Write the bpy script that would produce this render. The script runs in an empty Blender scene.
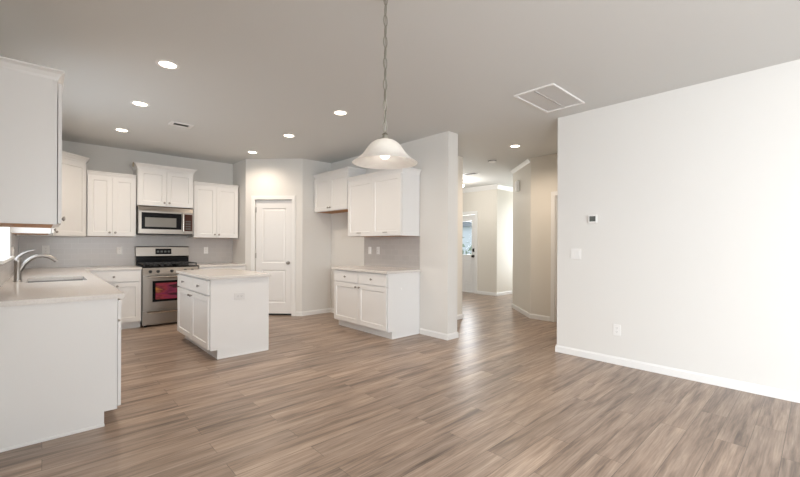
import bpy, bmesh, math, random
from mathutils import Vector, Matrix

S = bpy.context.scene
COL = S.collection
R = math.radians

# ------------------------------------------------------------------ camera
EYE, YAW, ROLL, FPX = 1.2444, R(42.6682), R(.2436), 387.56
fw = Vector((math.sin(YAW), math.cos(YAW), 0))
rt0 = Vector((math.cos(YAW), -math.sin(YAW), 0))
up0 = Vector((0, 0, 1))
rt = rt0 * math.cos(ROLL) + up0 * math.sin(ROLL)
up = up0 * math.cos(ROLL) - rt0 * math.sin(ROLL)
cd = bpy.data.cameras.new('camera')
cam = bpy.data.objects.new('camera', cd)
COL.objects.link(cam)
M4 = Matrix((rt, up, -fw)).transposed().to_4x4()
M4.translation = Vector((0, 0, EYE))
cam.matrix_world = M4
cd.sensor_width = 36
cd.lens = FPX * 36 / 800
cd.shift_y = 6.5 / 800
cd.clip_start = .02
S.camera = cam

# ------------------------------------------------------------------ world, lights, exposure
S.view_settings.view_transform = 'Standard'
S.view_settings.look = 'None'
S.view_settings.gamma = 1
S.view_settings.use_curve_mapping = False
S.view_settings.exposure = 0.30
S.cycles.max_bounces = 10
S.cycles.diffuse_bounces = 6
S.cycles.sample_clamp_indirect = 6

W = bpy.data.worlds.new('overcast_sky')
S.world = W
W.use_nodes = True
nt = W.node_tree
bg = nt.nodes['Background']
bg.inputs[0].default_value = (.80, .90, 1.0, 1)
bg.inputs[1].default_value = 2.2


def area(name, loc, rot, sx, sy, power, color):
    d = bpy.data.lights.new(name, 'AREA')
    d.shape = 'RECTANGLE'
    d.size, d.size_y = sx, sy
    d.energy = power
    d.color = color
    o = bpy.data.objects.new(name, d)
    o.location = loc
    o.rotation_euler = rot
    COL.objects.link(o)
    return o


# daylight through the patio opening behind the camera, the living room window and the sink window
area('daylight_patio', (-.50, -2.3, 1.40), (0, R(-58), 0), 2.1, 2.3, 228, (.94, .97, 1.0))
area('daylight_living', (1.5, -3.75, 1.50), (R(60), 0, 0), 2.4, 1.7, 54, (.98, .98, .96))
area('daylight_sink', (-.46, 4.95, 1.66), (0, R(-78), 0), .95, 1.4, 6, (.93, .97, 1.0))
area('daylight_foyer', (8.75, 6.515, 1.50), (0, R(90), 0), .8, .45, 30, (.95, .98, 1.0))
area('hall_end_fill', (9.86, 4.78, 1.45), (R(10), R(84), 0), 1.7, .9, 26, (.95, .98, 1.0))  # added unseen light that brightens the foyer return wall
CAN_POWER, CAN_COLOR = 36, (1.0, .84, .68)
H = 2.743


# ------------------------------------------------------------------ materials
def mat(name, color, rough=.5, metal=0., spec=None, bump=None, emit=None, coat=0):
    m = bpy.data.materials.new(name)
    m.use_nodes = True
    b = m.node_tree.nodes['Principled BSDF']
    b.inputs['Base Color'].default_value = (*color, 1)
    b.inputs['Roughness'].default_value = rough
    b.inputs['Metallic'].default_value = metal
    if spec is not None:
        b.inputs['Specular IOR Level'].default_value = spec
    if coat:
        b.inputs['Coat Weight'].default_value = coat
    if emit:
        b.inputs['Emission Color'].default_value = (*emit[0], 1)
        b.inputs['Emission Strength'].default_value = emit[1]
    n = m.node_tree
    tc = n.nodes.new('ShaderNodeTexCoord')
    nz = n.nodes.new('ShaderNodeTexNoise')
    sc, st = bump or (60, .02)
    nz.inputs['Scale'].default_value = sc
    nz.inputs['Detail'].default_value = 3
    bp = n.nodes.new('ShaderNodeBump')
    bp.inputs['Strength'].default_value = st
    bp.inputs['Distance'].default_value = .01
    n.links.new(tc.outputs['Object'], nz.inputs['Vector'])
    n.links.new(nz.outputs['Fac'], bp.inputs['Height'])
    n.links.new(bp.outputs['Normal'], b.inputs['Normal'])
    return m


def N(m, t, **kw):
    n = m.node_tree.nodes.new(t)
    for k, v in kw.items():
        if k in n.inputs:
            n.inputs[k].default_value = v
        else:
            setattr(n, k, v)
    return n


def L(m, a, b):
    m.node_tree.links.new(a, b)


M = {}
M['wall'] = mat('greige_wall_paint', (.71, .70, .675), .6, bump=(140, .05))
M['ceiling'] = mat('flat_ceiling_paint', (.64, .645, .635), .8, bump=(180, .08))
M['trim'] = mat('white_trim_paint', (.80, .80, .79), .35)
M['cab'] = mat('white_cabinet_paint', (.76, .757, .75), .35)
M['under'] = mat('raw_birch_underside', (.42, .18, .045), .55, bump=(30, .1))
M['dark'] = mat('shadow_gap_black', (.02, .02, .02), .6)
M['nickel'] = mat('satin_nickel', (.34, .32, .30), .32, 1)
M['steel'] = mat('brushed_stainless', (.33, .30, .27), .28, 1)
M['brightsteel'] = mat('polished_stainless', (.62, .58, .53), .22, 1)
M['iron'] = mat('black_cast_iron', (.02, .02, .022), .45)
M['blackglass'] = mat('black_glass', (.006, .006, .007), .12, spec=.12)
M['plate'] = mat('white_plastic', (.85, .85, .84), .35)
M['paleplate'] = mat('pale_plastic', (.79, .785, .77), .4)
M['dullplate'] = mat('dull_plastic', (.70, .695, .69), .4)
M['rawcrown'] = mat('raw_crown_wood', (.33, .27, .18), .7)
M['slot'] = mat('outlet_slot', (.15, .15, .15), .5)
M['screen'] = mat('grey_lcd', (.10, .11, .105), .25)
M['grille'] = mat('white_enamel', (.80, .79, .78), .4)
M['louver'] = mat('grey_enamel', (.52, .51, .50), .5)
M['sinksteel'] = mat('satin_sink_steel', (.20, .19, .18), .35, 1)
M['duct'] = mat('dark_duct', (.10, .095, .09), .7)
M['bulb'] = mat('lit_lens', (1, .95, .85), .4, emit=((1, .88, .70), 9))
M['pendantbulb'] = mat('lit_frosted_bulb', (1, .95, .88), .4, emit=((1, .93, .82), 2.2))
M['foyerbulb'] = mat('lit_glass_shade', (1, .93, .8), .4, emit=((1, .84, .6), 5))
M['nickel_chain'] = mat('pewter_chain', (.42, .41, .36), .38, 1)
M['brick'] = mat('pale_siding', (.45, .47, .50), .7)
M['roof'] = mat('dark_shingles', (.16, .17, .19), .8)
M['leaf'] = mat('shrub_leaves', (.16, .21, .14), .7)
M['lawn'] = mat('lawn_grass', (.36, .40, .28), .9)
M['mwpanel'] = mat('brown_black_keypad', (.05, .018, .012), .2, spec=.15)
M['mwwindow'] = mat('grey_mesh_window', (.17, .165, .15), .2)
M['black'] = mat('black_hardware', (.03, .028, .025), .4, .5)
M['wallcut'] = mat('hall_wall_paint', (.72, .69, .63), .6, bump=(140, .05))

# quartz
m = M['quartz'] = mat('pale_quartz', (.80, .78, .75), .16)
b = m.node_tree.nodes['Principled BSDF']
tc = N(m, 'ShaderNodeTexCoord')
nz = N(m, 'ShaderNodeTexNoise', Scale=90., Detail=4.)
cr = N(m, 'ShaderNodeValToRGB')
cr.color_ramp.elements[0].color = (.65, .62, .59, 1)
cr.color_ramp.elements[0].position = .35
cr.color_ramp.elements[1].color = (.70, .675, .645, 1)
cr.color_ramp.elements[1].position = .6
L(m, tc.outputs['Object'], nz.inputs['Vector'])
L(m, nz.outputs['Fac'], cr.inputs['Fac'])
L(m, cr.outputs['Color'], b.inputs['Base Color'])

# subway tile: coordinates (along, z)
def tile(name, along):
    m = mat(name, (.5, .48, .46), .18)
    b = m.node_tree.nodes['Principled BSDF']
    tc = N(m, 'ShaderNodeTexCoord')
    sp = N(m, 'ShaderNodeSeparateXYZ')
    cb = N(m, 'ShaderNodeCombineXYZ')
    br = N(m, 'ShaderNodeTexBrick')
    br.inputs['Scale'].default_value = 1
    br.inputs['Brick Width'].default_value = .155
    br.inputs['Row Height'].default_value = .078
    br.inputs['Mortar Size'].default_value = .0022
    br.inputs['Color1'].default_value = (.52, .495, .48, 1)
    br.inputs['Color2'].default_value = (.495, .472, .458, 1)
    br.inputs['Mortar'].default_value = (.56, .54, .525, 1)
    L(m, tc.outputs['Object'], sp.inputs[0])
    L(m, sp.outputs[along], cb.inputs['X'])
    L(m, sp.outputs['Z'], cb.inputs['Y'])
    L(m, cb.outputs[0], br.inputs['Vector'])
    L(m, br.outputs['Color'], b.inputs['Base Color'])
    return m


M['tile_x'] = tile('grey_subway_tile', 'X')
M['tile_y'] = tile('grey_subway_tile_side', 'Y')

# vinyl plank floor, boards along X
m = M['floor'] = bpy.data.materials.new('oak_vinyl_plank')
m.use_nodes = True
b = m.node_tree.nodes['Principled BSDF']
tc = N(m, 'ShaderNodeTexCoord')
br = N(m, 'ShaderNodeTexBrick')
br.offset = .37
br.inputs['Scale'].default_value = 1
br.inputs['Brick Width'].default_value = 1.22
br.inputs['Row Height'].default_value = .152
br.inputs['Mortar Size'].default_value = .0012
br.inputs['Color1'].default_value = (0, 0, 0, 1)
br.inputs['Color2'].default_value = (1, 1, 1, 1)
br.inputs['Mortar'].default_value = (.5, .5, .5, 1)
L(m, tc.outputs['Object'], br.inputs['Vector'])
mp = N(m, 'ShaderNodeMapping')
mp.inputs['Scale'].default_value = (.8, 10, 1)
L(m, tc.outputs['Object'], mp.inputs['Vector'])
sh = N(m, 'ShaderNodeVectorMath', operation='MULTIPLY_ADD')   # shift the grain board by board
L(m, br.outputs['Color'], sh.inputs[0])
sh.inputs[1].default_value = (13.7, 5.3, 3.1)
L(m, mp.outputs[0], sh.inputs[2])
g1 = N(m, 'ShaderNodeTexNoise', Scale=1.6, Detail=7., Roughness=.62, Distortion=.45)
L(m, sh.outputs[0], g1.inputs['Vector'])
mp2 = N(m, 'ShaderNodeMapping')
mp2.inputs['Scale'].default_value = (3, 70, 1)
L(m, tc.outputs['Object'], mp2.inputs['Vector'])
g2 = N(m, 'ShaderNodeTexNoise', Scale=1.5, Detail=4.)
L(m, mp2.outputs[0], g2.inputs['Vector'])
c1 = N(m, 'ShaderNodeValToRGB')
e = c1.color_ramp.elements
e[0].position, e[0].color = .30, (.125, .089, .067, 1)
e[1].position, e[1].color = .70, (.465, .358, .282, 1)
x = c1.color_ramp.elements.new(.47)
x.color = (.305, .222, .168, 1)
L(m, g1.outputs['Fac'], c1.inputs['Fac'])
mx = N(m, 'ShaderNodeMix', data_type='RGBA', blend_type='MULTIPLY')
mx.inputs['Factor'].default_value = .75
c2 = N(m, 'ShaderNodeValToRGB')
c2.color_ramp.elements[0].position, c2.color_ramp.elements[0].color = .3, (.62, .62, .62, 1)
c2.color_ramp.elements[1].position, c2.color_ramp.elements[1].color = .65, (1.1, 1.1, 1.1, 1)
L(m, g2.outputs['Fac'], c2.inputs['Fac'])
L(m, c1.outputs['Color'], mx.inputs['A'])
L(m, c2.outputs['Color'], mx.inputs['B'])
mv = N(m, 'ShaderNodeMix', data_type='RGBA', blend_type='MULTIPLY')
mv.inputs['Factor'].default_value = 1
c3 = N(m, 'ShaderNodeValToRGB')
c3.color_ramp.elements[0].color = (.85, .85, .86, 1)
c3.color_ramp.elements[1].color = (1.13, 1.12, 1.11, 1)
L(m, br.outputs['Color'], c3.inputs['Fac'])
L(m, mx.outputs['Result'], mv.inputs['A'])
L(m, c3.outputs['Color'], mv.inputs['B'])
md = N(m, 'ShaderNodeMix', data_type='RGBA')
L(m, br.outputs['Fac'], md.inputs['Factor'])
L(m, mv.outputs['Result'], md.inputs['A'])
md.inputs['B'].default_value = (.10, .075, .06, 1)
L(m, md.outputs['Result'], b.inputs['Base Color'])
b.inputs['Roughness'].default_value = .34
bp = N(m, 'ShaderNodeBump', Strength=.06, Distance=.004)
L(m, g2.outputs['Fac'], bp.inputs['Height'])
L(m, bp.outputs['Normal'], b.inputs['Normal'])

# window glass
m = M['glass'] = bpy.data.materials.new('window_glass')
m.use_nodes = True
n = m.node_tree
n.nodes.remove(n.nodes['Principled BSDF'])
out = n.nodes['Material Output']
tr = N(m, 'ShaderNodeBsdfTransparent')
gl = N(m, 'ShaderNodeBsdfGlossy', Roughness=.02)
fr = N(m, 'ShaderNodeMixShader')
fr.inputs[0].default_value = .06
L(m, tr.outputs[0], fr.inputs[1])
L(m, gl.outputs[0], fr.inputs[2])
L(m, fr.outputs[0], out.inputs['Surface'])

# alabaster pendant glass
m = M['alabaster'] = mat('alabaster_glass', (.92, .90, .86), .35)
b = m.node_tree.nodes['Principled BSDF']
tc = N(m, 'ShaderNodeTexCoord')
nz = N(m, 'ShaderNodeTexNoise', Scale=9., Detail=3., Distortion=2.)
cr = N(m, 'ShaderNodeValToRGB')
cr.color_ramp.elements[0].position, cr.color_ramp.elements[0].color = .35, (.90, .88, .86, 1)
cr.color_ramp.elements[1].position, cr.color_ramp.elements[1].color = .62, (.96, .95, .92, 1)
L(m, tc.outputs['Object'], nz.inputs['Vector'])
L(m, nz.outputs['Fac'], cr.inputs['Fac'])
L(m, cr.outputs['Color'], b.inputs['Base Color'])
tl = N(m, 'ShaderNodeBsdfTranslucent')
L(m, cr.outputs['Color'], tl.inputs['Color'])
ms = N(m, 'ShaderNodeMixShader')
ms.inputs[0].default_value = .5
o_ = m.node_tree.nodes['Material Output']
L(m, b.outputs[0], ms.inputs[1])
L(m, tl.outputs[0], ms.inputs[2])
L(m, ms.outputs[0], o_.inputs['Surface'])

# coloured bands filling the oven window, more orange towards the left
m = M['oven_pattern'] = mat('colour_pattern', (.5, .1, .1), .2)
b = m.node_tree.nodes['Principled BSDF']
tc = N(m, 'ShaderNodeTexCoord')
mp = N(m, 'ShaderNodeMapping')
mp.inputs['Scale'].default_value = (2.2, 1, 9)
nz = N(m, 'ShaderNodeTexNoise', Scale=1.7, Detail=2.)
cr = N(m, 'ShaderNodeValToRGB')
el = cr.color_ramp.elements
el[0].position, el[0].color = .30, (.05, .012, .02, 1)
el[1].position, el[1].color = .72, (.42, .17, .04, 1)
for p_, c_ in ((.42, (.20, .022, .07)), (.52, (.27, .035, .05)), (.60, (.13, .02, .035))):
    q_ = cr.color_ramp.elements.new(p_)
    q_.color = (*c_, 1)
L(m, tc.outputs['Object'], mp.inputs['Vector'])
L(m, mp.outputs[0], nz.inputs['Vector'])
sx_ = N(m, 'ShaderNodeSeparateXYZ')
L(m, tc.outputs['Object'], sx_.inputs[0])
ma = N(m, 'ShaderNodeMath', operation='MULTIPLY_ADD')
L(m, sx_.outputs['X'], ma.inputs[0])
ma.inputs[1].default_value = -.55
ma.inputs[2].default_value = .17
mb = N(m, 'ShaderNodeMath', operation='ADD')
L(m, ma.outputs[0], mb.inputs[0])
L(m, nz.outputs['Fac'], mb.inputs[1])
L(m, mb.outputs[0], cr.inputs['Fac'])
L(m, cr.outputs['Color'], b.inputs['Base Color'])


# ------------------------------------------------------------------ mesh helpers
def box(bm, x0, x1, y0, y1, z0, z1):
    v = [bm.verts.new((x, y, z)) for z in (z0, z1) for y in (y0, y1) for x in (x0, x1)]
    for f in ((0, 2, 3, 1), (4, 5, 7, 6), (0, 1, 5, 4), (2, 6, 7, 3), (0, 4, 6, 2), (1, 3, 7, 5)):
        bm.faces.new([v[i] for i in f])


def bbox(x0, x1, y0, y1, z0, z1, bev=0., seg=2):
    bm = bmesh.new()
    box(bm, x0, x1, y0, y1, z0, z1)
    if bev:
        bmesh.ops.bevel(bm, geom=bm.edges[:], offset=bev, segments=seg, affect='EDGES', profile=.5)
    return bm


def prism(pts, z0, z1):
    """vertical prism over a ground polygon"""
    bm = bmesh.new()
    lo = [bm.verts.new((x, y, z0)) for x, y in pts]
    hi = [bm.verts.new((x, y, z1)) for x, y in pts]
    k = len(pts)
    for i in range(k):
        j = (i + 1) % k
        bm.faces.new((lo[i], lo[j], hi[j], hi[i]))
    bm.faces.new(hi)
    bm.faces.new(lo[::-1])
    bmesh.ops.recalc_face_normals(bm, faces=bm.faces)
    return bm


def side_prism(pts, x0, x1):
    """polygon in (y, z) pushed along x"""
    bm = bmesh.new()
    a = [bm.verts.new((x0, y, z)) for y, z in pts]
    c = [bm.verts.new((x1, y, z)) for y, z in pts]
    k = len(pts)
    for i in range(k):
        j = (i + 1) % k
        bm.faces.new((a[i], a[j], c[j], c[i]))
    bm.faces.new(a[::-1])
    bm.faces.new(c)
    bmesh.ops.recalc_face_normals(bm, faces=bm.faces)
    return bm


def lathe(prof, axis='Z', seg=24, off=(0, 0, 0), bm=None, cap=True):
    """prof = [(radius, height)]"""
    bm = bm or bmesh.new()
    rings = []
    for r_, h_ in prof:
        ring = []
        for i in range(seg):
            a = 2 * math.pi * i / seg
            c, s = r_ * math.cos(a), r_ * math.sin(a)
            p = (c, s, h_) if axis == 'Z' else (c, -h_, s) if axis == 'Y' else (-h_, c, s)
            ring.append(bm.verts.new((p[0] + off[0], p[1] + off[1], p[2] + off[2])))
        rings.append(ring)
    for a, c in zip(rings, rings[1:]):
        for i in range(seg):
            j = (i + 1) % seg
            bm.faces.new((a[i], a[j], c[j], c[i]))
    if cap:
        bm.faces.new(rings[0][::-1])
        bm.faces.new(rings[-1])
    bmesh.ops.recalc_face_normals(bm, faces=bm.faces)
    return bm


def tube(pts, rad, seg=12, bm=None, closed=False):
    bm = bm or bmesh.new()
    pts = [Vector(p) for p in pts]
    rads = rad if isinstance(rad, (list, tuple)) else [rad] * len(pts)
    k = len(pts)
    rings = []
    nrm = None
    for i, p in enumerate(pts):
        if closed:
            t = (pts[(i + 1) % k] - pts[i - 1]).normalized()
        else:
            t = (pts[min(i + 1, k - 1)] - pts[max(i - 1, 0)]).normalized()
        if nrm is None:
            nrm = t.orthogonal().normalized()
        nrm = (nrm - t * nrm.dot(t)).normalized()
        bi = t.cross(nrm)
        rings.append([bm.verts.new(p + (nrm * math.cos(2 * math.pi * q / seg) + bi * math.sin(2 * math.pi * q / seg)) * rads[i]) for q in range(seg)])
    pairs = list(zip(rings, rings[1:])) + ([(rings[-1], rings[0])] if closed else [])
    for a, c in pairs:
        for i in range(seg):
            j = (i + 1) % seg
            bm.faces.new((a[i], a[j], c[j], c[i]))
    if not closed:
        bm.faces.new(rings[0][::-1])
        bm.faces.new(rings[-1])
    bmesh.ops.recalc_face_normals(bm, faces=bm.faces)
    return bm


def front(x0, x1, z0, z1, y, t, panels=(), depth=.008, slope=.01, raised=0., bev=.002):
    """slab whose -Y face (at y) carries recessed panels (px0, px1, pz0, pz1) in one column"""
    bm = bmesh.new()

    def quad(*p):
        bm.faces.new([bm.verts.new(q) for q in p])
    ps = sorted(panels, key=lambda p: p[2])
    if ps:
        a, c = ps[0][0], ps[0][1]
        quad((x0, y, z0), (a, y, z0), (a, y, z1), (x0, y, z1))
        quad((c, y, z0), (x1, y, z0), (x1, y, z1), (c, y, z1))
        zz = [z0] + [q for p in ps for q in (p[2], p[3])] + [z1]
        for i in range(0, len(zz), 2):
            quad((a, y, zz[i]), (c, y, zz[i]), (c, y, zz[i + 1]), (a, y, zz[i + 1]))
        for a, c, l, h in ps:
            rings = [(0, 0), (slope, depth)]
            if raised:
                rings += [(slope + .012, depth), (slope + .03, depth - raised)]
            for (o1, d1), (o2, d2) in zip(rings, rings[1:]):
                P = [(a + o1, l + o1), (c - o1, l + o1), (c - o1, h - o1), (a + o1, h - o1)]
                Q = [(a + o2, l + o2), (c - o2, l + o2), (c - o2, h - o2), (a + o2, h - o2)]
                for i in range(4):
                    j = (i + 1) % 4
                    quad((P[i][0], y + d1, P[i][1]), (P[j][0], y + d1, P[j][1]), (Q[j][0], y + d2, Q[j][1]), (Q[i][0], y + d2, Q[i][1]))
            o2, d2 = rings[-1]
            quad((a + o2, y + d2, l + o2), (c - o2, y + d2, l + o2), (c - o2, y + d2, h - o2), (a + o2, y + d2, h - o2))
    else:
        quad((x0, y, z0), (x1, y, z0), (x1, y, z1), (x0, y, z1))
    quad((x0, y + t, z0), (x0, y + t, z1), (x1, y + t, z1), (x1, y + t, z0))
    quad((x0, y, z0), (x0, y + t, z0), (x1, y + t, z0), (x1, y, z0))
    quad((x0, y, z1), (x1, y, z1), (x1, y + t, z1), (x0, y + t, z1))
    quad((x0, y, z0), (x0, y, z1), (x0, y + t, z1), (x0, y + t, z0))
    quad((x1, y, z0), (x1, y + t, z0), (x1, y + t, z1), (x1, y, z1))
    bmesh.ops.remove_doubles(bm, verts=bm.verts, dist=1e-5)
    return bm


def obj(name, bm, material, parent=None, smooth=False, label=None):
    me = bpy.data.meshes.new(name)
    bm.to_mesh(me)
    bm.free()
    me.materials.append(M[material])
    if smooth:
        for p in me.polygons:
            p.use_smooth = True
        me.set_sharp_from_angle(angle=R(38))
    o = bpy.data.objects.new(name, me)
    COL.objects.link(o)
    if parent:
        o.parent = parent
    if label:
        o['label'] = label
    return o


def tag(o, label, cat, group=None, kind=None):
    o['label'] = label
    o['category'] = cat
    if group:
        o['group'] = group
    if kind:
        o['kind'] = kind
    return o


def thing(name, label, cat, loc=(0, 0, 0), rz=0., group=None):
    o = bpy.data.objects.new(name, None)
    o.empty_display_size = .1
    COL.objects.link(o)
    o.location = loc
    o.rotation_euler = (0, 0, R(rz))
    return tag(o, label, cat, group)


def struct(name, bm, material, label=None, parent=None, cat=None):
    o = obj(name, bm, material, parent)
    o['kind'] = 'structure'
    if label:
        o['label'] = label
    if cat:
        o['category'] = cat
    return o


def copy_thing(src, loc, rz=0., label=None):
    def rec(o, par):
        c = o.copy()
        COL.objects.link(c)
        if par:
            c.parent = par
        for ch in list(o.children):
            rec(ch, c)
        return c
    r_ = rec(src, None)
    r_.location = loc
    r_.rotation_euler = (0, 0, R(rz))
    if label:
        r_['label'] = label
    return r_


# ------------------------------------------------------------------ the setting
XL, YB, XK, YP = -.25, 7.457, 3.905, 6.113      # left wall, back wall, kitchen right wall, pantry side wall
XR, YR = 4.442, 2.095                           # right wall, its far end
YN = -3.5                                       # wall behind the camera
PA, PB = (2.611, 6.831), (3.324, 6.113)         # pantry corner wall

struct('floor', bbox(XL - .2, 9.9, YN - .15, 8.7, -.08, 0), 'floor', 'grey brown wood plank floor running through kitchen and hall', cat='floor')
struct('ceiling', bbox(XL - .2, 9.9, YN - .15, 8.7, H, H + .1), 'ceiling', 'flat pale grey ceiling', cat='ceiling')

# left wall with the sink window hole
WY0, WY1, WZ0, WZ1 = 4.22, 5.70, 1.11, 2.15
bm = bmesh.new()
box(bm, XL - .14, XL, YN, -3.3, 0, H)
box(bm, XL - .14, XL, -3.3, -.9, 2.35, H)
box(bm, XL - .14, XL, -.9, WY0, 0, H)
box(bm, XL - .14, XL, WY1, YB + .14, 0, H)
box(bm, XL - .14, XL, WY0, WY1, 0, WZ0)
box(bm, XL - .14, XL, WY0, WY1, WZ1, H)
struct('wall_left', bm, 'wall', 'greige wall behind the sink run', cat='wall')
struct('wall_back', bbox(XL, PA[0] + .115, YB, YB + .14, 0, H), 'wall', 'greige wall behind the range', cat='wall')
struct('wall_pantry_left', bbox(PA[0], PA[0] + .114, PA[1] + .0, YB - .001, 0, H), 'wall', 'narrow greige return wall left of the pantry door', cat='wall')
dn = Vector((PB[0] - PA[0], PB[1] - PA[1])).normalized()
nn = Vector((-dn.y, dn.x))                       # into the pantry
LEN = (Vector(PB) - Vector(PA)).length
# pantry door position along the diagonal
D0, D1 = .172, .826
def dpt(s, d):
    p = Vector(PA) + dn * s + nn * d
    return (p.x, p.y)
bm = prism([dpt(0, 0), dpt(D0, 0), dpt(D0, .115), dpt(.05, .115)], 0, H)
for pts, z0, z1 in (([dpt(D1, 0), dpt(LEN, 0), dpt(LEN - .05, .115), dpt(D1, .115)], 0, H),
                    ([dpt(D0, 0), dpt(D1, 0), dpt(D1, .115), dpt(D0, .115)], 2.03, H)):
    b2 = prism(pts, z0, z1)
    me_ = bpy.data.meshes.new('t')
    b2.to_mesh(me_)
    b2.free()
    bm.from_mesh(me_)
    bpy.data.meshes.remove(me_)
struct('wall_pantry_corner', bm, 'wall', 'angled greige wall holding the pantry door', cat='wall')
struct('wall_pantry_right', bbox(PB[0] + .0, XK - .001, YP, YP + .115, 0, H), 'wall', 'greige wall right of the pantry door', cat='wall')
struct('wall_kitchen_right', bbox(XK, 4.106, 3.312, 8.2, 0, H), 'wall', 'greige stub wall behind the bar cabinets', cat='wall')
struct('wall_right', bbox(XR, 6.3, YN, YR, 0, H), 'wall', 'long pale wall on the right with thermostat', cat='wall')
# hall and foyer
struct('wall_hall_left', bbox(4.108, 5.24, 4.12, 8.2, 0, H), 'wallcut', 'greige wall end between bar wall and foyer', cat='wall')
HX = 6.14
bm = bmesh.new()
box(bm, HX, HX + .14, 2.93, 3.36, 0, H)
box(bm, HX, HX + .14, 2.097, 2.93, 2.06, H)
struct('wall_hall_right', bm, 'wallcut', 'cream wall beside the hall doorway', cat='wall')
struct('wall_hall_corner', prism([(HX, 3.362), (6.935, 4.187), (7.05, 4.10), (HX + .14, 3.20)], 0, H), 'wallcut', 'angled cream wall in the hall', cat='wall')
struct('wall_hall_far', bbox(7.0, 9.7, 4.05, 4.187, 0, H), 'wallcut', 'hall wall running to the far end', cat='wall')
FX, FY = 8.22, 5.40
DY0, DY1 = 6.06, 6.97                            # front door leaf
bm = bmesh.new()
box(bm, FX, FX + .14, FY + .14, DY0, 0, H)
box(bm, FX, FX + .14, DY1, 8.5, 0, H)
box(bm, FX, FX + .14, DY0, DY1, 2.05, H)
struct('wall_foyer', bm, 'wallcut', 'greige wall holding the front door', cat='wall')
struct('wall_foyer_return', bbox(FX, 9.7, FY, FY + .138, 0, H), 'wallcut', 'pale wall right of the foyer corner', cat='wall')
bm = bmesh.new()  # end wall, its opening added to let the hall end light in
box(bm, 9.7, 9.84, 4.05, 4.30, 0, H)
box(bm, 9.7, 9.84, 5.26, FY + .138, 0, H)
box(bm, 9.7, 9.84, 4.30, 5.26, 0, .55)
box(bm, 9.7, 9.84, 4.30, 5.26, 2.35, H)
struct('wall_foyer_end', bm, 'wallcut', 'far end wall of the hall with an opening added for the light behind it', cat='wall')
struct('wall_foyer_back', bbox(5.242, 8.4, 8.5, 8.6, 0, H), 'wallcut', 'foyer wall out of view', cat='wall')
struct('wall_hall_room', bbox(HX + .9, HX + 1.0, 2.097, 3.2, 0, H), 'wallcut', 'wall inside the room off the hall', cat='wall')
# wall behind the camera with patio and living room window openings
bm = bmesh.new()
z = [(XL, .3, 0, H), (.3, 2.7, 2.35, H), (.3, 2.7, 0, .65), (2.7, XR, 0, H)]
for a, c, l, h in z:
    box(bm, a, c, YN - .14, YN, l, h)
struct('wall_rear', bm, 'wall', 'wall behind the viewpoint with wide openings', cat='wall')

# baseboards
def base_run(name, pts, side=1, h=.08, t=.014, closed_ends=True):
    """board against a wall line; pts on the wall, board grows to the left (side=1) of travel"""
    bm = bmesh.new()
    P = [Vector(p) for p in pts]
    offs = []
    for i, p in enumerate(P):
        d1 = (P[i] - P[i - 1]).normalized() if i else None
        d2 = (P[i + 1] - P[i]).normalized() if i < len(P) - 1 else None
        n1 = Vector((-d1.y, d1.x)) * side if d1 else None
        n2 = Vector((-d2.y, d2.x)) * side if d2 else None
        if n1 and n2:
            n_ = (n1 + n2).normalized()
            n_ = n_ / max(.3, n_.dot(n1))
        else:
            n_ = n1 or n2
        offs.append(n_)
    prof = [(0.0008, 0.0005), (t, 0.0005), (t, h * .80), (t * .6, h * .90), (t * .45, h), (0.0008, h)]
    rings = [[bm.verts.new((p.x + n_.x * o, p.y + n_.y * o, z_)) for o, z_ in prof] for p, n_ in zip(P, offs)]
    for a, c in zip(rings, rings[1:]):
        for i in range(len(prof)):
            j = (i + 1) % len(prof)
            bm.faces.new((a[i], a[j], c[j], c[i]))
    bm.faces.new(rings[0])
    bm.faces.new(rings[-1][::-1])
    bmesh.ops.recalc_face_normals(bm, faces=bm.faces)
    return struct(name, bm, 'trim', cat='baseboard')


base_run('baseboard_right', [(XR, YN + .01), (XR, YR), (XR + .6, YR)])
base_run('baseboard_stub', [(XK, 3.80), (XK, 3.312), (4.106, 3.312), (4.106, 4.10)], side=-1)
base_run('baseboard_niche', [(XK, 5.10), (XK, YP), PB, dpt(D1 + .075, 0)])
base_run('baseboard_hall_left', [(4.13, 4.12), (5.24, 4.12), (5.24, 8.1)], side=-1)
base_run('baseboard_hall_right', [(HX, 3.005), (HX, 3.362), (6.935, 4.187), (7.6, 4.187)])
base_run('baseboard_foyer', [(9.68, FY), (FX, FY), (FX, DY0 - .085)])

# crown moulding (trim) in the foyer
def crown_run(name, pts, side=1, k=1.):
    bm = bmesh.new()
    P = [Vector(p) for p in pts]
    prof = [(0.001, H - .11 * k), (.012 * k, H - .11 * k), (.022 * k, H - .09 * k), (.065 * k, H - .035 * k), (.08 * k, H - .02 * k), (.08 * k, H - .001), (0.001, H - .001)]
    rings = []
    for i, p in enumerate(P):
        d1 = (P[i] - P[i - 1]).normalized() if i else None
        d2 = (P[i + 1] - P[i]).normalized() if i < len(P) - 1 else None
        n1 = Vector((-d1.y, d1.x)) * side if d1 else None
        n2 = Vector((-d2.y, d2.x)) * side if d2 else None
        if n1 and n2:
            n_ = (n1 + n2).normalized()
            n_ = n_ / max(.3, n_.dot(n1))
        else:
            n_ = n1 or n2
        rings.append([bm.verts.new((p.x + n_.x * o, p.y + n_.y * o, z_)) for o, z_ in prof])
    for a, c in zip(rings, rings[1:]):
        for i in range(len(prof)):
            j = (i + 1) % len(prof)
            bm.faces.new((a[i], a[j], c[j], c[i]))
    bm.faces.new(rings[0])
    bm.faces.new(rings[-1][::-1])
    bmesh.ops.recalc_face_normals(bm, faces=bm.faces)
    return struct(name, bm, 'trim', cat='moulding')


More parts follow.
